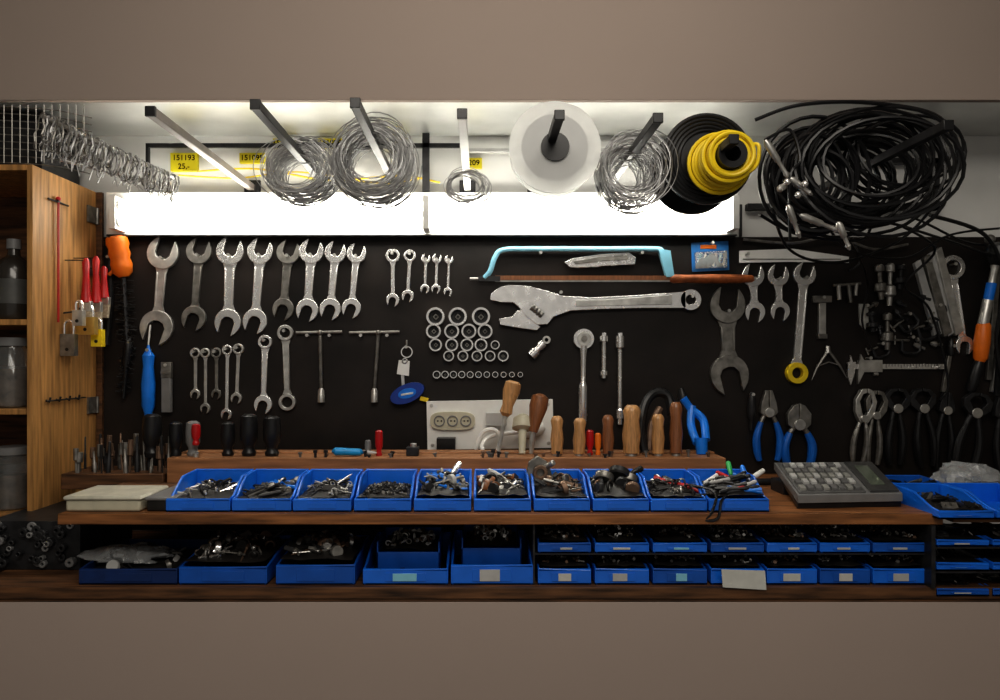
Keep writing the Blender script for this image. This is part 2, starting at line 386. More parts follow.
wrench(726,306,728,374,17.5,19,'o','o',14,dsteel,6,skew=(.15,-.2))
for (x,y,x2,y2,bx0,bx1) in((321,333,322,402,297,343),(379,333,375,402,350,400)):
    b=B(); b.cyl((bx0,y,4),(bx1,y-1,4),1.6,dsteel,10); b.cyl((x,y,4),(x2,y2-12,4),1.8,dsteel,10)
    b.lathe((x2,y2-14,4),(x2,y2,4),[(0,2),(.2,3.4),(1,3.6)],steel,12); b.sph((x,y,4),3,dsteel)
    nail(bx0+12,y+2.5);nail(bx1-12,y+2.5); b.done('t_handle_socket_wrench')
b=B(); b.ring((407,352),6,4.8,1,2.5,chrome,20); b.ring((405,361),3,2,1.5,2.5,chrome,14); b.poly([(399,360),(410,361),(409,376),(397,374)],1,2.5,white); b.tube([(407,345,3),(407,340,3)],.8,steel)
b.poly([(401,374),(404,374),(405,388),(402,388)],0,1,steel); nail(407,347); b.done('key_with_tag')
b=B()
tb=mat('tape_blue',(.015,.05,.3),rough=.3)
b.poly([(408+16.5*cos(t)-3*sin(t),393+10.5*sin(t)-3*cos(t)) for t in [2*pi*i/28 for i in range(28)]],0,9,tb)
b.poly([(408+9*cos(t),393+5*sin(t)-1.6*cos(t)) for t in [2*pi*i/24 for i in range(24)]],9,9.6,bgrip)
b.poly([(402,393.5),(414,391.5),(414,393.5),(402,395.5)],9.6,10,paper)
b.poly([(421,396),(429,398),(428,402),(420,400)],2,6,yellow); b.done('tape_measure',1.2)
# ---------------------------------------------------------------- hacksaw
b=B()
b.tube(cat([(484,279,7),(490,272,7),(495,258,7),(503,251,7),(530,250,7),(600,250,7),(650,250,7),(660,252,7),(665,260,7),(667,277,7)],6),2.7,cyan,10)
b.box(478,500,277,282,4,9,iron); b.cyl((478,279.5,7),(470,279.5,7),1.5,steel)
b.box(495,672,276.5,281,5.5,8.5,woodr); b.box(495,672,281,282.5,6.5,7.5,steel)
b.lathe((668,279.5,7),(752,279.5,7),[(0,3),(.04,4.5),(.2,4),(.5,4.6),(.85,4.2),(.97,3.5),(1,1.5)],mat('saw_handle',(.38,.11,.03),rough=.5,var=.5,scale=60),14)
b.poly([(656,250),(668,252),(672,278),(664,278)],4,10,cyan)
nail(540,254,11);nail(640,254,11); b.done('hacksaw')
b=B()
b.poly([(564,263),(571,259),(600,254.5),(628,253),(635,258),(634,265),(610,266),(585,268),(570,268)],0,5,chrome)
b.poly([(572,262),(600,257.5),(626,256),(628,260),(600,262),(575,265)],5,5.8,dsteel); b.disc((618,260),2,5.8,6.6,dsteel,12); b.done('utility_knife',.8)
b=B(); b.poly([(691,243),(728,241),(729,270),(692,272)],0,1,mat('pack_blue',(.03,.2,.55),rough=.4))
b.poly([(694,253),(726,251),(726,268),(695,269)],1,4,bagm)
for i in range(6): b.cyl((697+i*5,266,2.5),(700+i*5,254,2.5),1.2,white if i%2 else cyan,6)
b.box(700,716,245,249,1,1.4,orange); nail(710,244); b.done('blister_pack')
# ---------------------------------------------------------------- adjustable wrench
b=B()
b.poly([(684,292),(640,295.5),(590,298),(562,296.5),(547,291.5),(530,287),(512,285.5),(500,287.5),(491,294),(490,300),(500,302.5),(513,303),(519,308),(525,316),(536,325),(547,324.5),(553,317),(570,311),(600,309.5),(640,308.5),(684,308.5)],0,7,chrome)
b.poly([(670,295.5),(600,300.5),(575,300.5),(575,307),(600,306.5),(670,305)],7,7.8,steel)
b.ring((689,300.2),10.5,5,0,7,chrome,28)
b.poly([(499,319),(512,317),(517,311),(522,311),(529,319),(540,327),(536,330.5),(515,327.5),(500,325)],.5,6.5,chrome)
b.lathe((531,307,7.5),(542,316,7.5),[(0,3.2)]+[(i/8,3.6 if i%2 else 3) for i in range(1,8)]+[(1,3.2)],dsteel,12)
nail(690,297);nail(560,293,10); b.done('adjustable_wrench',.9)
# ---------------------------------------------------------------- sockets
def socket(c,r,m=chrome):
    b.ring(c,r,r*.76,0,r*.9+3,m,24); b.ring(c,r*.76,r*.5,0,r*.55,iron,6); b.disc(c,r*.52,0,1,black,12); b.ring(c,r*.34,r*.2,0,r*.5,dsteel,4)
b=B()
for x in(436,458,481): socket((x,317),9)
for i,x in enumerate((434,452,469,485)): socket((x,331.5),7.4)
for x in(436,452,467,481,495): socket((x,345),6.4 if x<490 else 4.5)
for x in(449,463,477,490,503): socket((x,356),5.4)
for i in range(11): socket((437+i*8.3,374.5),3.9-i*.12)
b.done('socket_set')
b=B(); b.lathe((531,356,5),(543,343,5),[(0,5),(.4,5.2),(.45,3.5),(.7,3.5),(.72,4.5),(1,4.5)],chrome,14); b.ring((546,340),4,2,2,7,steel,16); b.done('universal_joint')
b=B(); b.disc((583,339),10,0,7,chrome,28); b.disc((583,339),7,7,8.5,steel,24); b.disc((583,339),3,8.5,11,dsteel,14)
b.lathe((583,346,4),(582,424,4),[(0,4.4),(.15,3),(.45,2.6),(.5,4),(.55,4.4),(.95,4.6),(1,3.5)],chrome,14); nail(583,333,12); b.done('ratchet_wrench')
for (x,y0,y1) in((603,336,378),(619,336,424)):
    b=B(); b.lathe((x,y0,5),(x,y1,5),[(0,4.2),(.13,4.4),(.15,2.3),(.82,2.3),(.84,3.8),(.93,3.8),(.94,2.4),(1,2.4)],chrome,14); b.box(x-2,x+2,y0-3,y0,3,7,chrome); b.done('socket_extension_bar')
b=B(); b.lathe((122,238,12),(128,278,9),[(0,5),(.05,10),(.2,11),(.3,9.5),(.45,10.5),(.55,9),(.7,10.5),(.9,9),(1,5)],orange,14); b.lathe((127,274,8),(131,345,8),[(0,2.5),(1,2)],iron,8)
b.tube([(112,240,10),(117,244,10),(118,272,10),(114,276,10)],2,orange,8)
for i in range(140):
    t=R.random(); x=127+4*t; y=280+64*t; a=R.uniform(0,2*pi); b.tube([(x,y,8),(x+10*cos(a),y+R.uniform(-2,2),8+7*sin(a))],.55,oil,4)
nail(124,241); b.done('wire_brush')
b=B(); b.lathe((132,338,6),(126,398,6),[(0,2),(.1,4),(.4,4.5),(.5,2.5),(1,2)],black,10)
for i in range(90):
    t=R.random(); x=131-5*t; y=345+48*t; a=R.uniform(0,2*pi); b.tube([(x,y,6),(x+8*cos(a),y+R.uniform(-3,3),6+5*sin(a))],.5,iron,4)
nail(132,342); b.done('tube_brush')
b=B(); b.tube([(112,262,2.6),(112,300,2.6),(108,345,2.6)],2.6,iron,8); b.lathe((112,255,4),(112,275,4),[(0,3),(.5,4),(1,2.5)],black,10); nail(112,258); b.done('metal_file')
b=B(); b.lathe((151,345,6),(151,416,6),[(0,1),(.08,2.5),(.15,6),(.3,5),(.55,6.8),(.85,6.2),(.95,4),(1,3.5)],bgrip,14); b.tube([(151,345,6),(152,325,4)],1.2,steel); nail(151,350); b.done('blue_handled_scraper')
b=B(); b.box(164,174,362,378,2,8,dsteel); b.box(164.5,173.5,378,412,2,8,grey); b.box(164,174,371,374,8,9,dsteel); nail(169,365); b.done('flat_brush',.5)
# ---------------------------------------------------------------- misc right board
b=B(); b.poly([(739,251),(792,249),(848,257),(848,263),(792,262),(739,263)],0,2,white); b.box(742,840,259,260,2,2.3,dsteel); nail(745,255); b.done('steel_ruler')
b=B(); b.tube(cat([(742,240,4),(790,244,6),(830,238,8),(870,250,6),(905,245,5)],6),1.4,dsteel,6)
b.tube(cat([(850,240,6),(857,262,6),(846,272,6)],6),1.2,iron,6); b.done('bent_rod')
b=B(); b.box(811,830,296,303,0,5,dsteel); b.box(817,824,303,338,0,5,steel); b.box(816,825,334,339,0,6,dsteel); nail(820,298); b.done('bottle_brush',.5)
def lat(name,x0,y0,x1,y1,prof,m,d=6,seg=12,n=True):
    b=B(); b.lathe((x0,y0,d),(x1,y1,d),prof,m,seg)
    if n: nail(x0,y0+2)
    return b.done(name)
b=B(); b.cyl((831,286,5),(858,284,5),1.6,dsteel); b.cyl((836,286,5),(837,300,5),2.2,steel); b.cyl((846,285,5),(848,303,5),2.2,dsteel); b.cyl((854,284,5),(853,296,5),1.8,steel); b.done('tap_wrench')
b=B(); b.poly([(858,304),(867,304),(868,322),(864,330),(859,324)],0,2,paper); nail(863,306); b.done('paper_tag')
TP=[(0,2),(.05,4.5),(.2,4.5),(.22,2.2),(.5,2.2),(.55,5.5),(.75,6),(.8,3),(1,2.5)]
for (x0,y0,x1,y1,m) in((876,265,878,300,dsteel),(887,264,886,306,steel),(898,265,896,290,iron),(868,312,870,332,iron),(884,313,884,350,dsteel)):
    lat('drill_chuck',x0,y0,x1,y1,TP,m)
b=B()
for i in range(14):
    x=R.uniform(868,942);y=R.uniform(296,352); a=R.uniform(0,3)
    b.lathe((x,y,3),(x+11*cos(a),y+11*sin(a),5),[(0,1.5),(.3,3.2),(.5,3.2),(.55,1.6),(1,1.6)],R.choice([iron,iron,dsteel]),8)
b.done('hanging_fittings')
def cclamp(x,y,s,rot,m):
    b=B(); 
    def q(a,c,d=5): return (x+s*(a*cos(rot)-c*sin(rot)),y+s*(a*sin(rot)+c*cos(rot)),d)
    b.tube([q(-.5,-.8),q(.5,-.8),q(.75,-.5),q(.75,.5),q(.5,.8),q(-.4,.8)],s*.16,m,8)
    b.cyl(q(-.4,.2),q(-.4,1.5),s*.12,dsteel,8); b.cyl(q(-.8,1.45),q(0,1.45),s*.07,steel,6); b.cyl(q(-.5,-.65),q(-.5,-.5),s*.2,steel,8); nail(x,y-s*.7); b.done('g_clamp')
for (x,y,s,r_) in((905,322,11,.9),(925,330,12,1.3),(908,345,11,1.6),(878,350,9,1.2),(935,312,9,.4)): cclamp(x,y,s,r_,iron)
b=B()
for k,(dx,m) in enumerate(((0,lgrey),(8,dsteel),(14,lgrey),(20,steel))):
    b.poly([(912+dx*.95,264-dx*.6),(918+dx*.95,260-dx*.6),(940+dx*.95,333-dx*.1),(932+dx*.95,338-dx*.1)],0,5+(k%2)*3,m)
nail(925,262); b.done('steel_bar_stack',.4)
wrench(950,268,962,345,12,9,'b','o',7,chrome,5)
b=B()
b.lathe((986,246,22),(982,268,20),[(0,4),(.2,11),(.6,12),(1,6)],black,14); b.sph((975,243,22),5,dsteel)
b.lathe((982,266,20),(973,325,15),[(0,5),(.1,3.4),(.55,3.4),(.6,5),(1,5)],steel,12); b.lathe((979,285,18.5),(976,305,17),[(0,4.6),(1,4.6)],bgrip,12)
b.lathe((974,322,15),(972,362,12),[(0,4),(.1,6.5),(.5,7.5),(.9,6.5),(1,4)],orange,14); b.lathe((972,360,12),(963,392,10),[(0,4),(.2,5.5),(.9,5),(1,3)],black,12)
b.tube(cat([(990,250,22),(998,290,18),(992,340,14),(990,395,10)],6),3.2,black,10)
b.done('bolt_cutter')
# long files and bars on the right edge
for (x0,y0,x1,y1,w,m) in((996,262,986,380,5,dsteel),(1004,300,990,392,4,steel),(948,352,941,392,4,dsteel)):
    b=B(); n=Vector((y1-y0,x0-x1)).normalized()*w/2
    b.poly([(x0-n.x,y0-n.y),(x0+n.x,y0+n.y),(x1+n.x,y1+n.y),(x1-n.x,y1-n.y)],1,5,m)
    b.lathe((x0,y0+4,4),(x0+(x0-x1)*.12,y0-14,4),[(0,3),(.3,4.5),(.8,4),(1,2)],black,10); nail(x0,y0-6,10); b.done('flat_file',.5)
b=B(); b.box(846,942,364,369,1,3.5,chrome); b.poly([(846,362),(854,362),(853,372),(849,385),(846,376)],1,4,chrome); b.poly([(857,360),(880,360),(880,372),(862,372),(856,384),(856,372)],.5,4.8,steel); b.poly([(848,364),(852,364),(849,355)],1,3.5,chrome); b.poly([(858,362),(863,362),(859,354)],1,4,steel); b.cyl((872,374,3),(876,374,3),2,steel)
for i in range(18): b.box(884+i*3,884.4+i*3,364,366.5 if i%5 else 368,3.5,3.7,black)
nail(935,367);nail(866,358); b.done('vernier_caliper')
b=B(); b.lathe((826,346,4),(826,353,4),[(0,2),(1,3)],steel); b.tube([(826,351,4),(815,368,4),(810,380,4)],[1.6,1.3,.4],dsteel); b.tube([(827,351,4),(838,366,4),(845,378,4)],[1.6,1.3,.4],dsteel); b.tube([(816,366,4),(827,362,4),(837,365,4)],.6,steel,6); b.done('divider_compass')
def pliers(x,yt,yp,yb,w,mh,mg,ang=0,d=6,name='pliers',jaw='long',spread=1,dd=None):
    b=B(); ca,sa=cos(ang),sin(ang)
    def q(a,c): return (x+a*ca-c*sa,yp+a*sa+c*ca)
    L=yp-yt; H=yb-yp
    for sg in(-1,1):
        if jaw=='long': P=[(.4*sg,-L),(.13*w*sg,-L),(.3*w*sg,-.45*L),(.36*w*sg,0),(.2*w*sg,.18*L),(-.1*w*sg,.1*L),(.4*sg,-.3*L)]
        elif jaw=='cut': P=[(.4*sg,-L),(.2*w*sg,-L*.9),(.42*w*sg,-.5*L),(.4*w*sg,0),(.2*w*sg,.25*L),(-.1*w*sg,.1*L),(.4*sg,-.4*L)]
        else: P=[(.3*sg,-L),(.3*w*sg,-L*.95),(.55*w*sg,-.6*L),(.5*w*sg,-.2*L),(.2*w*sg,.15*L),(-.1*w*sg,.1*L),(.15*w*sg,-.2*L),(.33*w*sg,-.55*L),(.2*w*sg,-.8*L),(.3*sg,-.85*L)]
        b.poly([q(*p) for p in P],d-3+sg*.2,d+3+sg*.2,mh)
        hp=[(.1*w*sg,0),(.3*w*sg*spread,.2*H),(.48*w*sg*spread,.5*H),(.46*w*sg*spread,.8*H),(.36*w*sg*spread,H)]
        pts=cat([(*q(*p),d) for p in hp],5); n=len(pts)
        b.tube(pts[:n//4+2],w*.1,mh,8)
        b.tube(pts[n//4:],[w*(.11+.05*sin(pi*min(1,i/(n*.7)))) for i in range(len(pts[n//4:]))],mg,10)
    b.disc((x,yp),w*.2,d+3,d+4.5,steel,16); nail(x,yp-L*.2+4)
    return b.done(name,.4)
lat('round_file',750,392,749,430,[(0,1.5),(.1,3),(.3,4),(.6,4),(.7,2),(1,1.5)],iron)
bg2=mat('blue_grip_dark',(.008,.13,.52),rough=.35)
pliers(766,390,412,460,24,dsteel,bg2)
pliers(796,403,424,465,28,dsteel,bg2,jaw='cut')
pliers(860,388,418,462,19,steel,dsteel,.12,jaw='pin',spread=.7,name='locking_pliers')
pliers(872,390,415,464,20,dsteel,dsteel,.05,jaw='pin',spread=.6,name='locking_pliers')
pliers(893,388,408,464,24,iron,rubber,.03,name='pincers',spread=.6,jaw='pin')
pliers(919,388,408,466,24,iron,rubber,-.08,name='pincers',spread=.7,jaw='pin')
pliers(942,392,410,470,22,iron,rubber,.05,spread=.7)
pliers(967,392,412,474,26,iron,rubber,.2,d=12,spread=.8,jaw='pin',name='pincers')
pliers(994,396,414,474,24,iron,rubber,-.1,d=12,spread=.8)
# ---------------------------------------------------------------- electrical panel
b=B(); b.poly([(427,401),(552,399),(553,447),(428,449)],0,8,white)
b.poly([(453+22*math.copysign(abs(cos(t))**.6,cos(t)),420+9*math.copysign(abs(sin(t))**.6,sin(t))) for t in [2*pi*i/32 for i in range(32)]],8,12,cream)
for i in(-1,0,1):
    b.ring((453+i*13,420),5.5,4.3,12,13.2,grey,18); b.disc((451.5+i*13,420),.9,12,12.4,black,8); b.disc((455+i*13,420),.9,12,12.4,black,8)
for (x,y) in((432,405),(547,404),(433,444),(548,442)): b.disc((x,y),1.8,8,8.8,steel,10)
b.box(438,456,436,449,8,24,black); b.done('power_outlet_panel',.8)
b=B(); b.tube(cat([(476,447,22),(483,430,24),(495,428,26),(500,440,26),(492,452,30),(482,445,30),(490,434,24),(520,430,16),(540,425,12)],8),2.1,white,8); b.lathe((520,433,14),(543,425,14),[(0,3),(.2,7),(.8,7),(1,4)],white,12); b.box(486,506,412,424,8,18,lgrey); b.done('power_cord')
# ---------------------------------------------------------------- bench
VB=473.6
b=B(); b.box(168,822,VB,VB+8,0,197,woodx)
b.box(186,194,VB+8,527.5,20,40,woodd); b.box(790,798,VB+8,503,20,40,woodd)
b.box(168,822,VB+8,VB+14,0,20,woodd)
b.done('workbench',.6)
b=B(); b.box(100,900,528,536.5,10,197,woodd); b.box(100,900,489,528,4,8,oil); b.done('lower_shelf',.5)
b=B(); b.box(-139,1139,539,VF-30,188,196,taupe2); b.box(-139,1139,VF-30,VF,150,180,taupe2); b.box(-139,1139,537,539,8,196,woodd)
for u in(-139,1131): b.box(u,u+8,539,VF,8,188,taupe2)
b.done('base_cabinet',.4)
b=B(); b.box(205,696,446,VB,42,92,woodb); b.box(205,696,444.6,446,42,60,woodb); b.done('tool_holder_block',.8)
b=B(); b.box(112,202,460,VB,40,92,woodd); b.done('drill_bit_block',.8)
b=B()
for i in range(52):
    x=116+R.random()*84; d=R.uniform(46,88); h=R.uniform(10,32); r=R.uniform(.9,2.3)
    b.lathe((x,461,d),(x+R.uniform(-2,2),459-h,d),[(0,r),(.45,r),(.5,r*.7),(.97,r*.6),(1,.1)] if R.random()<.5 else [(0,r*.7),(.5,r*.7),(.55,r*1.6),(1,r*1.5)],R.choice([dsteel,dsteel,iron,rust]),8)
b.done('drill_bits')
def std(name,px,yt,yb,r,m,prof=None,lean=0,d=76,m2=None,extra=None):
    a=at(px,yb,d); t=at(px+lean,yt,d); vb=447
    b=B(); prof=prof or [(0,.5),(.04,.75),(.12,.95),(.3,.8),(.6,1),(.85,.85),(.95,.9),(.97,.6),(1,.55)]
    b.lathe(t,(a[0],min(a[1],vb),d),[(k,q_*r) for k,q_ in prof],m,16)
    b.lathe((a[0],vb-4,d),(a[0],vb-.5,d),[(0,r*.6),(1,r*.65)],m2 or steel,12)
    return b.done(name)
scr=[(0,.5),(.05,.9),(.3,1),(.6,.95),(.75,.6),(.82,.62),(.9,.8),(1,.7)]
for (px,yt,r,m) in((152,414,8.5,black),(176,422,6,black),(193,421,6.5,grey),(228,422,6.5,black),(249,414,8,black),(272,416,8,black)):
    std('screwdriver',px,yt,457,r,m,scr)
std('screwdriver',196,424,445,4,red,scr,d=84)
std('screwdriver',379,430,457,3.6,red,scr)
std('screwdriver',368,440,457,3,grey,scr)
for (px,yt,r,m,l) in((557,416,6,woodh,0),(579,418,6,woodh,1),(608,415,5.5,woodr,0),(631,405,8.5,woodh,1),(658,414,6,woodh,0),(676,402,6,woodr,0)):
    std('file_handle',px,yt,455,r,m,lean=l)
std('screwdriver',590,430,455,3.5,red,scr); std('screwdriver',598,433,455,3,orange,scr)
b=B(); p=at(514,381,60);q_=at(505,416,60); b.lathe(p,q_,[(0,4),(.06,7.5),(.3,8),(.7,5),(.9,6),(1,3)],woodh,16); b.lathe(q_,(at(498,449,70)[0],446,70),[(0,3),(.1,2),(1,1.6)],steel,8); b.done('wood_chisel')
b=B(); p=at(541,394,55);q_=at(533,432,60); b.lathe(p,q_,[(0,3),(.08,8),(.35,8.5),(.7,6),(1,4)],woodr,16); b.lathe(q_,(at(531,449,62)[0],446,62),[(0,3),(1,2)],steel,8); b.done('wood_chisel')
b=B(); p=at(523,415,50); b.lathe(p,(at(522,449,66)[0],446,66),[(0,4),(.1,9),(.35,10),(.4,4),(1,3)],cream,14); b.done('small_mallet')
b=B()
b.tube(cat([at(645,452,70),at(641,430,66),at(645,405,60),at(655,393,56),at(668,396,56),at(672,415,60)],6),4.2,black,10); b.tube(cat([at(650,450,70),at(652,425,66),at(660,408,60)],6),3.4,rust,8); b.done('tin_snips')
b=B(); b.tube(cat([at(683,398,40),at(690,408,40),at(703,420,46),at(706,440,60)],6),3.8,bgrip,10); b.tube(cat([at(692,406,40),at(691,425,46),at(697,443,62)],6),3.8,bgrip,10); b.lathe(at(685,410,36),at(681,388,36),[(0,5),(.5,6),(1,2)],black,10)
b.lathe(at(701,438,64),(at(702,450,66)[0],446,66),[(0,6),(1,5)],bgrip); b.done('cable_cutter')
b=B(); a=at(331,446,88);c=at(362,448,88); b.lathe((a[0],441,84),(c[0],442.4,80),[(0,1),(.1,3.6),(.5,3.3),(.9,3.2),(1,1)],mat('cyan_plastic',(.01,.3,.65),rough=.4),12); b.lathe((c[0],442.4,80),(c[0]+12,443,80),[(0,2),(.7,1.6),(1,.6)],lgrey,10); b.done('marker_pen')
b=B(); b.box(414,425,438,446,68,80,iron); b.cyl((420,435,74),(420,438.5,74),3,steel); b.done('small_vise',.6)
b=B()
for i in range(26):
    x=R.uniform(300,690); dd_=R.uniform(82,90); b.lathe((x,446,dd_),(x+R.uniform(-1,1),446-R.uniform(2,7),dd_),[(0,1.2),(.6,1.2),(.65,2),(1,2)],R.choice([dsteel,rust,iron]),7)
b.done('loose_bits')
# ---------------------------------------------------------------- bins
def mkbin(px0,px1,yft,yfb,ybt,df,db,m=blue,label=False,name='parts_bin',vbot=None):
    kf=(DC-df)/DC; kb=(DC-db)/DC
    u0=480+(px0-480)*kf+.7; u1=480+(px1-480)*kf-.7
    vb=vbot if vbot else 360+(yfb-360)*kf; vf=360+(yft-360)*kf; vk=360+(ybt-360)*kb; D=df-db; t=1.4
    b=B()
    b.box(u0,u1,vb-1.3,vb-.05,db,df,m); b.box(u0,u1,vk,vb-.05,db,db+t,m)
    b.box(u0+t,u1-t,vf,vb-.05,df-t,df,m)
    prof=[(db,vk),(db+.5*D,vk+1),(df-.16*D,vf-1),(df,vf-.5),(df,vb-.05),(db,vb-.05)]
    for (a,c) in((u0,u0+t),(u1-t,u1)):
        vs=[(a,v,d) for d,v in prof]+[(c,v,d) for d,v in prof]; n=len(prof)
        b.add(vs,[list(range(n)),list(range(n,2*n))]+[[i,(i+1)%n,n+(i+1)%n,n+i] for i in range(n)],m)
    path=[(u0+.7,vf,df-.7),(u0+.7,vf-1,df-.16*D),(u0+.7,vk+1,db+.5*D),(u0+.7,vk,db+.7),(u1-.7,vk,db+.7),(u1-.7,vk+1,db+.5*D),(u1-.7,vf-1,df-.16*D),(u1-.7,vf,df-.7)]
    b.tube(path,1.15,m,8,closed=True)
    cu=(u0+u1)/2; w=(u1-u0)*.24
    b.box(cu-w,cu+w,vf+2.2,vb-2.6,df,df+.5,m)
    if label: b.box(cu-w*R.uniform(.3,.8),cu+w*R.uniform(.3,.7),vf+2.5,vb-2.8,df+.5,df+.8,R.choice([lgrey,paper,cyan]))
    b.done(name,.35)
    return (u0+t,u1-t,vf,vb,db+t,df-t)
def clutter(box,n,kinds,ms,seed,name,fill=.5,smax=1.0,peak=0):
    q=random.Random(seed); u0,u1,vf,vb,d0,d1=box; b=B()
    H=vb-vf; top=vb-1.4-H*fill
    nu,nd=7,7; vs=[]
    for j in range(nd+1):
        for i in range(nu+1):
            s=i/nu;t=j/nd; h=sin(pi*s)*sin(pi*t)
            vs.append((u0+1+(u1-u0-2)*s,top-h*(H*.35+peak)+(q.random()-.5)*1.5,d0+1.2+(d1-d0-2.4)*t))
    b.add(vs,[[j*(nu+1)+i,j*(nu+1)+i+1,(j+1)*(nu+1)+i+1,(j+1)*(nu+1)+i] for j in range(nd) for i in range(nu)],oil)
    vs2=[(u0+1,vb-1.4,d0+1.2),(u1-1,vb-1.4,d0+1.2),(u1-1,vb-1.4,d1-1.2),(u0+1,vb-1.4,d1-1.2)]; b.add(vs2,[[0,1,2,3]],oil)
    for _ in range(n):
        s,t=q.uniform(.12,.88),q.uniform(.1,.9)
        c=Vector((u0+(u1-u0)*s,0,d0+(d1-d0)*t)); c.y=top-sin(pi*s)*sin(pi*t)*(H*.35+peak)-q.uniform(.3,1.8)
        k=q.choice(kinds); m=q.choice(ms); a=q.uniform(0,pi); el=q.uniform(-.45,.45); sc=q.uniform(.6,1)*smax
        dr=Vector((cos(a)*cos(el),sin(el),sin(a)*cos(el)))
        def clampc(p,mg=.6): return Vector((min(max(p.x,u0+mg),u1-mg),min(p.y,vb-2),min(max(p.z,d0+mg),d1-mg)))
        if k=='bolt':
            p=clampc(c-dr*4*sc,1.5);e=clampc(c+dr*4*sc,1.5)
            if (e-p).length<1: continue
            b.lathe(p,e,[(0,2*sc),(.22,2*sc),(.24,1.05*sc),(1,1*sc)],m,6)
        elif k=='nut': b.lathe(clampc(c-dr*.8*sc),clampc(c-dr*.8*sc)+dr*1.6*sc,[(0,1),(0.02,2.3*sc),(.98,2.3*sc),(1,1)],m,6)
        elif k=='washer':
            Rr=3*sc; n1=dr.orthogonal().normalized(); n2=dr.cross(n1); c=clampc(c,Rr+.8)
            b.tube([c+(n1*cos(2*pi*i/14)+n2*sin(2*pi*i/14))*Rr for i in range(14)],.8*sc,m,6,closed=True)
        elif k=='rod':
            p=clampc(c-dr*11*sc,1.5);e=clampc(c+dr*11*sc,1.5)
            if (e-p).length<2: continue
            b.lathe(p,e,[(0,1.0*sc),(.3,1.2*sc),(.32,.7*sc),(.9,.7*sc),(1,.3)],m,8)
        elif k=='pen':
            a2=q.uniform(-.5,.5); dr=Vector((cos(a2),q.uniform(-.5,.1),sin(a2)))
            p=clampc(c-dr*14*sc,2);e=c+dr*12*sc; e.x=min(max(e.x,u0+2),u1-2)
            if (e-p).length<2: continue
            b.lathe(p,e,[(0,.4),(.1,1.4),(.85,1.5),(.9,1.8),(1,1.4)],m,8)
        elif k=='plate':
            n1=dr.orthogonal().normalized(); w=q.uniform(1.2,2.6)*sc; l=q.uniform(4,9)*sc; c=clampc(c,w+1)
            P=[clampc(x) for x in(c-dr*l-n1*w,c+dr*l-n1*w,c+dr*l+n1*w,c-dr*l+n1*w)]
            b.hexa(P,(0,-1.0,0),m)
        elif k=='drum':
            c=clampc(c,5*sc); b.lathe(c+dr*1.5*sc,c-dr*2.5*sc,[(0,4.6*sc),(.3,5*sc),(.8,5*sc),(.82,2.5*sc),(1,2.4*sc)],m,14)
    return b.done(name)
fr=[(165,231),(231,292),(292,352),(353,412),(413,472),(473,532),(533,591),(592,650),(650,708),(708,770)]
bx=[mkbin(a,c,500,514,470,190,130,vbot=VB) for a,c in fr]
clutter(bx[0],44,['rod','washer','bolt','rod'],[oil,iron,steel,chrome,dsteel],1,'assorted_tool_bits',.9,1.0,2)
clutter(bx[1],40,['rod','pen','plate'],[oil,iron,bgrip,dsteel,iron],2,'assorted_blades',.9,1.0,2)
clutter(bx[2],44,['rod','plate','washer','bolt'],[oil,steel,dsteel,iron,lgrey],3,'assorted_fittings',1.0,1.05,2)
clutter(bx[3],130,['bolt','nut'],[oil,iron,iron,dsteel],4,'bolts',1.0,.75)
clutter(bx[4],54,['plate','drum','rod','bolt','washer'],[iron,dsteel,steel,iron,lgrey,bgrip],5,'metal_scraps',1.2,1.1,6)
clutter(bx[5],46,['plate','rod','drum','bolt'],[iron,steel,woodr,dsteel,iron],6,'metal_scraps',1.2,1.1,5)
clutter(bx[6],36,['drum','plate','washer','rod'],[iron,dsteel,iron,rust],7,'pulley_parts',1.1,1.2,5)
clutter(bx[7],22,['drum','washer','rod'],[oil,rust,dsteel,iron],8,'grinding_discs',1.1,1.3,4)
clutter(bx[8],44,['washer','rod','bolt'],[oil,iron,iron,dsteel,steel],9,'assorted_clips',1.1,1.0,3)
clutter(bx[9],34,['pen','pen','rod'],[iron,red,white,green,bgrip,black,black,lgrey],10,'pens_and_markers',1.2,1.2,4)
# tools that stick out of the bins
def stick(name,px0,py0,d0,px1,py1,d1,r,m,m2):
    b=B(); p=Vector(at(px0,py0,d0)); q_=Vector(at(px1,py1,d1)); mid=p.lerp(q_,.45)
    b.lathe(p,mid,[(0,r*.5),(.06,r),(.5,r*1.05),(.85,r*.8),(1,r*.6)],m,10); b.lathe(mid,q_,[(0,r*.4),(.9,r*.35),(1,r*.15)],m2,8); b.done(name)
stick('screwdriver',252,499,176,284,478,150,2.4,bgrip,steel); stick('screwdriver',322,494,172,352,474,140,2.2,black,steel)
stick('ring_spanner_stub',196,500,178,226,489,160,1.7,chrome,chrome)
stick('putty_knife',460,463,136,440,492,172,2.6,chrome,steel); stick('screwdriver',476,478,142,520,492,170,2.6,woodr,steel)
stick('screwdriver',488,470,138,524,488,168,2,lgrey,steel); stick('marker_pen',728,462,136,735,492,170,2,green,black)
stick('marker_pen',764,470,140,728,494,172,2,white,black); stick('marker_pen',716,472,140,760,492,172,1.8,red,black)
stick('screwdriver',642,468,140,606,490,170,2.6,black,steel); stick('marker_pen',742,466,136,752,494,172,1.9,bgrip,black)
b=B()
for sg in(0,1):
    b.tube(cat([at(655+sg*10,478,146),at(672+sg*5,484,160),at(690,487,168),at(700+sg*5,492-sg*4,172)],5),[2.2]*10+[1.6]*6,black if sg else red,8)
b.done('pliers')
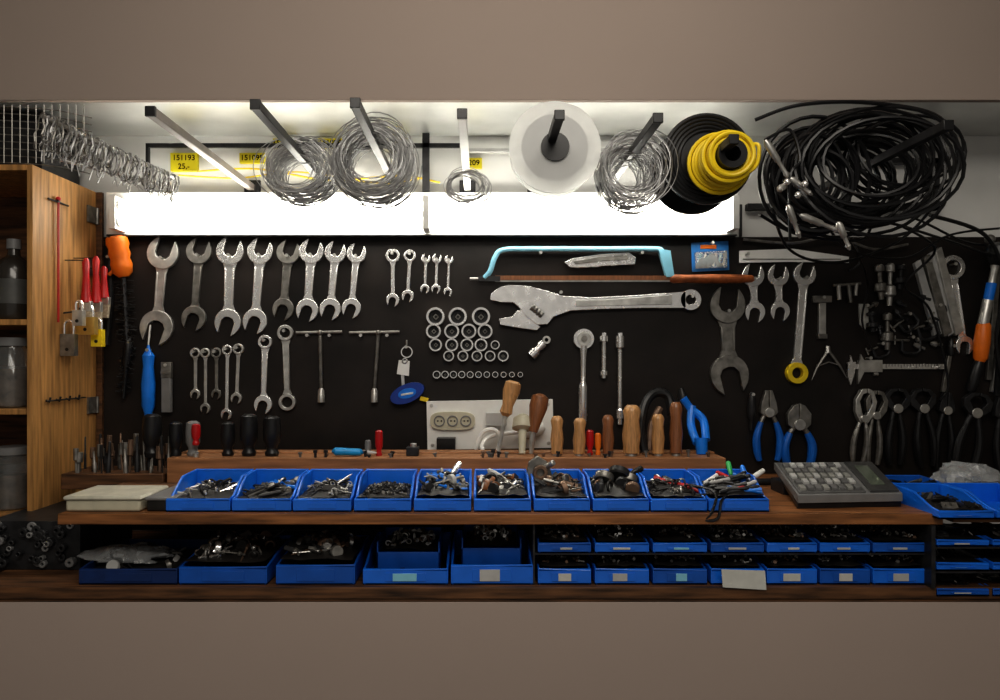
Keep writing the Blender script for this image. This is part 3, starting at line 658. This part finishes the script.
b=B(); c=at(540,472,150); b.poly([(c[0]-9,c[1]-8),(c[0]-2,c[1]-13),(c[0]+6,c[1]-8),(c[0]+10,c[1]+3),(c[0]+5,c[1]+11),(c[0]-7,c[1]+11),(c[0]-11,c[1]+2)],146,152,dsteel); b.ring((c[0],c[1]),6,3,152,156,rust,20); b.cyl((c[0]+4,c[1]-4,152),(c[0]+10,c[1]-9,160),2.2,steel); b.done('pulley_bracket',.6)
b=B(); 
for (x,y,r_) in((603,478,9),(618,474,10),(628,480,8)):
    c=at(x,y,158); b.lathe((c[0],c[1]+2,160),(c[0]+2,c[1]-3,156),[(0,r_*.75),(.2,r_*.85),(.8,r_*.85),(.85,r_*.4),(1,r_*.35)],dsteel if x!=618 else iron,20)
b.done('grinding_discs')
b=B(); b.tube(cat([at(690,485,165),at(715,492,190),at(712,512,196),at(705,520,196),at(718,518,198),at(722,500,192),at(735,488,170),at(722,482,160)],8),1.1,rubber,6); b.tube(cat([at(655,480,160),at(680,490,165),at(705,495,180),at(740,488,170)],8),1.2,rubber,6); b.done('tangled_wire')
lb=[(178,268,568,588,536),(275,356,566,586,536),(362,449,570,588,533),(450,534,566,586,531)]
VL=528
for i,(a,c,f1,f2,bt) in enumerate(lb):
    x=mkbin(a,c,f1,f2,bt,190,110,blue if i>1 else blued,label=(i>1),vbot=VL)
    if i<2: clutter(x,64,['drum','bolt','rod','washer','plate'],[oil,steel,iron,rust,chrome,dsteel],20+i,'metal_scraps',1.2,1.3,2)
    else:
        clutter(x,6,['plate'],[oil,iron],22,'dust_tray',.1)
        y=(x[0]+6,x[1]-6,x[2]-4,x[3],x[4]+6,x[5]-20)
        bb=B(); bb.box(y[0],y[1],x[2]-16,x[3]-1.5,y[4],y[4]+1.2,blued)
        for (p,q_) in((y[0],y[0]+1.2),(y[1]-1.2,y[1])): bb.box(p,q_,x[2]-16,x[3]-1.5,y[4],y[5],blued)
        bb.box(y[0],y[1],x[2]-8,x[3]-1.5,y[5]-1.2,y[5],blued); bb.done('small_parts_bin',.3)
        clutter((y[0]+2,y[1]-2,x[2]-8,x[3]-2,y[4]+2,y[5]-2),70,['bolt','nut','washer'],[oil,steel,dsteel,rust,lgrey],30+i,'bolts',1.0,.95,2)
a=mkbin(78,178,570,590,540,190,110,mat('blue_plastic_navy',(.006,.03,.13),rough=.45),vbot=VL)  # much darker blue than the neighbouring bins
clutter(a,40,['drum','plate','rod'],[oil,iron,dsteel,lgrey],19,'metal_scraps',.6,1.2)
sf=[(537,592),(594,650),(652,708),(710,765),(766,818),(819,871),(872,930)]
b=B(); u0=at(535,550,190)[0]; u1=at(934,550,190)[0]; b.box(u0,u1,504.5,505.6,110,190,iron); 
for (p) in(u0-1.5,u1): b.box(p,p+1.5,482.5,527.8,110,190,iron)
b.done('bin_rack')
for r_,(f1,f2,bt,vb) in enumerate(((544,552,525,504.4),(570,579,551,VL-.1))):
    for i,(p,q_) in enumerate(sf):
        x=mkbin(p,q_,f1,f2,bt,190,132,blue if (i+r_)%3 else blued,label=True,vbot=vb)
        clutter(x,80,['nut','bolt'],[oil,iron,dsteel,steel,chrome] if i%2 else [oil,dsteel,steel,rust],50+i+r_*10,'bolts' if i%2 else 'nuts',1.1,.66,1)
b=B(); b.box(830,960,476,480,60,196,woodd); b.done('side_shelf')
x=mkbin(938,995,512,527,484,205,140,blue,label=True,vbot=475.9); clutter(x,30,['plate','rod'],[oil,dsteel,iron,iron],81,'metal_scraps',.9)
x=mkbin(996,1060,512,527,484,205,140,blue,label=True,vbot=475.9)
x=mkbin(905,960,492,506,476,135,80,blued,vbot=475.9); clutter(x,12,['plate'],[oil,iron],82,'metal_scraps',.6)
for (f1,f2,bt,vb) in((541,550,528,497.5),(564,574,551,515.5),(590,599,576,534)):
    for (p,q_) in((936,990),(992,1045)):
        x=mkbin(p,q_,f1,f2,bt,198,140,blue if vb<520 else blued,label=(p<990),vbot=vb); clutter(x,25,['bolt','plate'],[oil,iron,dsteel],90+p+f1,'bolts',.9,.8)
b=B()
for v in(497.6,515.6): b.box(815,920,v,v+1.2,120,199,iron)
b.box(812,815,482,528,120,199,iron); b.done('bin_rack')
def bag(name,c,rx,ry,rz,seed,m=bagm):
    q=random.Random(seed); b=B(); n,mn=26,14; vs=[]
    ph=[(q.uniform(0,6),q.randint(2,8),q.randint(2,6)) for _ in range(8)]
    for j in range(mn+1):
        th=pi*j/mn
        for i in range(n):
            a=2*pi*i/n; k=1+sum(.1*sin(f1*a+p+f2*th) for p,f1,f2 in ph)*sin(th)
            vs.append((c[0]+rx*k*sin(th)*cos(a),c[1]-ry*k*cos(th) if cos(th)>0 else c[1]-ry*.5*cos(th),c[2]+rz*k*sin(th)*sin(a)))
    b.add(vs,[[j*n+i,j*n+(i+1)%n,(j+1)*n+(i+1)%n,(j+1)*n+i] for j in range(mn) for i in range(n)],m); return b.done(name,ang=25)
bag('plastic_bag',at(968,482,110),26,16,20,3); bag('plastic_bag',at(130,556,160),30,8,18,4)
b=B(); b.box(170,226,464.5,VB-.1,142,190,cream); b.box(168.5,227.5,461.5,465,140.5,191.5,mat('lid_cream',(.5,.48,.4),rough=.45)); b.done('plastic_case',2)
b=B(); b.box(230,250,465,VB-.1,135,188,oil); b.box(228.5,251,463,465.5,134,189,grey); b.done('small_tin',1)
b=B(); b.box(168,228,467,VB,95,128,woodd); b.done('wooden_plank',.5)
b=B()
FL=(722,463,180);FR=(806,463,172);BR=(826,450,88);BL=(738,450,92)
b.hexa([FL,FR,BR,BL],(0,6,0),grey)
def bil(s,t,h=0):
    F=Vector(FL).lerp(Vector(FR),s);K=Vector(BL).lerp(Vector(BR),s); p=F.lerp(K,t); p.y-=h; return p
b.hexa([bil(.02,.04,.1),bil(.66,.04,.1),bil(.66,.95,.1),bil(.02,.95,.1)],(0,-.8,0),mat('calc_face',(.12,.12,.12),rough=.4))
b.hexa([bil(.7,.04,.1),bil(.98,.04,.1),bil(.98,.95,.1),bil(.7,.95,.1)],(0,-1.5,0),mat('calc_dark',(.06,.06,.06),rough=.3))
b.hexa([bil(.76,.2,1.6),bil(.9,.2,1.6),bil(.9,.8,1.6),bil(.76,.8,1.6)],(0,-.4,0),lcd)
ck=[mat('key_grey',(.3,.3,.28),rough=.5),mat('key_mid',(.16,.16,.16),rough=.5),lgrey]
for i in range(8):
    for j in range(5):
        s0=.05+i*.075; t0=.09+j*.17
        b.hexa([bil(s0,t0,.9),bil(s0+.052,t0,.9),bil(s0+.052,t0+.11,.9),bil(s0,t0+.11,.9)],(0,-2,0),ck[(i*i+j)%3])
b.done('desk_calculator',.3)
b=B(); b.hexa([(722,469.2,178),(806,469.2,170),(824,456.2,90),(740,456.2,94)],(0,4.4,0),black); b.box(735,818,463,VB-.1,92,120,iron); b.done('notebook',.4)
b=B(); b.cyl((705,VB-3,70),(790,VB-3,66),3,iron); b.done('steel_rod')
b=B(); b.box(85,160,489,527.9,60,150,iron)
for i in range(40):
    x=R.uniform(90,156); v=R.uniform(492,524); b.ring((x,v),R.uniform(2,4),1.2,150,R.uniform(152,156),R.choice([iron,iron,grey]),10)
b.done('metal_parts_crate',.6)
b=B(); p=at(722,570,200); b.poly([(p[0],p[1]),(p[0]+32,p[1]+1),(p[0]+33,p[1]+15),(p[0]+1,p[1]+13)],198,199,paper); b.done('paper_card')
nails.done('hanging_nails')
# ---------------------------------------------------------------- lights
def area(name,loc,tgt,sx,sy,e,col):
    l=bpy.data.lights.new(name,'AREA'); l.shape='RECTANGLE'; l.size=sx; l.size_y=sy; l.energy=e; l.color=col
    o=bpy.data.objects.new(name,l); o.location=loc; o.rotation_euler=(Vector(tgt)-Vector(loc)).to_track_quat('-Z','Y').to_euler(); bpy.context.scene.collection.objects.link(o)
area('unseen_fill_light',(0,-1.7,2.15),(0,-.2,.9),1.2,.5,12,(1,.93,.83))  # unseen area lights added as fill on board, bins and cabinet fronts
area('unseen_fill_light',(.1,-.95,2.15),(0,-.25,.9),.9,.3,5,(1,.93,.83))
w=bpy.data.worlds.new('World'); bpy.context.scene.world=w; w.use_nodes=True
w.node_tree.nodes['Background'].inputs[0].default_value=(1,.95,.88,1); w.node_tree.nodes['Background'].inputs[1].default_value=.25
cam=bpy.data.cameras.new('Camera'); co=bpy.data.objects.new('Camera',cam); bpy.context.scene.collection.objects.link(co)
co.location=W((480,360,DC)); co.rotation_euler=(pi/2,0,0); cam.sensor_width=36; cam.lens=36*DC/1000; cam.shift_x=.02; cam.shift_y=.01; cam.clip_start=.01
bpy.context.scene.camera=co
vs=bpy.context.scene.view_settings; vs.view_transform='Standard'; vs.exposure=0
for lk in('Medium High Contrast','Standard - Medium High Contrast','High Contrast'):
    try: vs.look=lk; break
    except Exception: pass
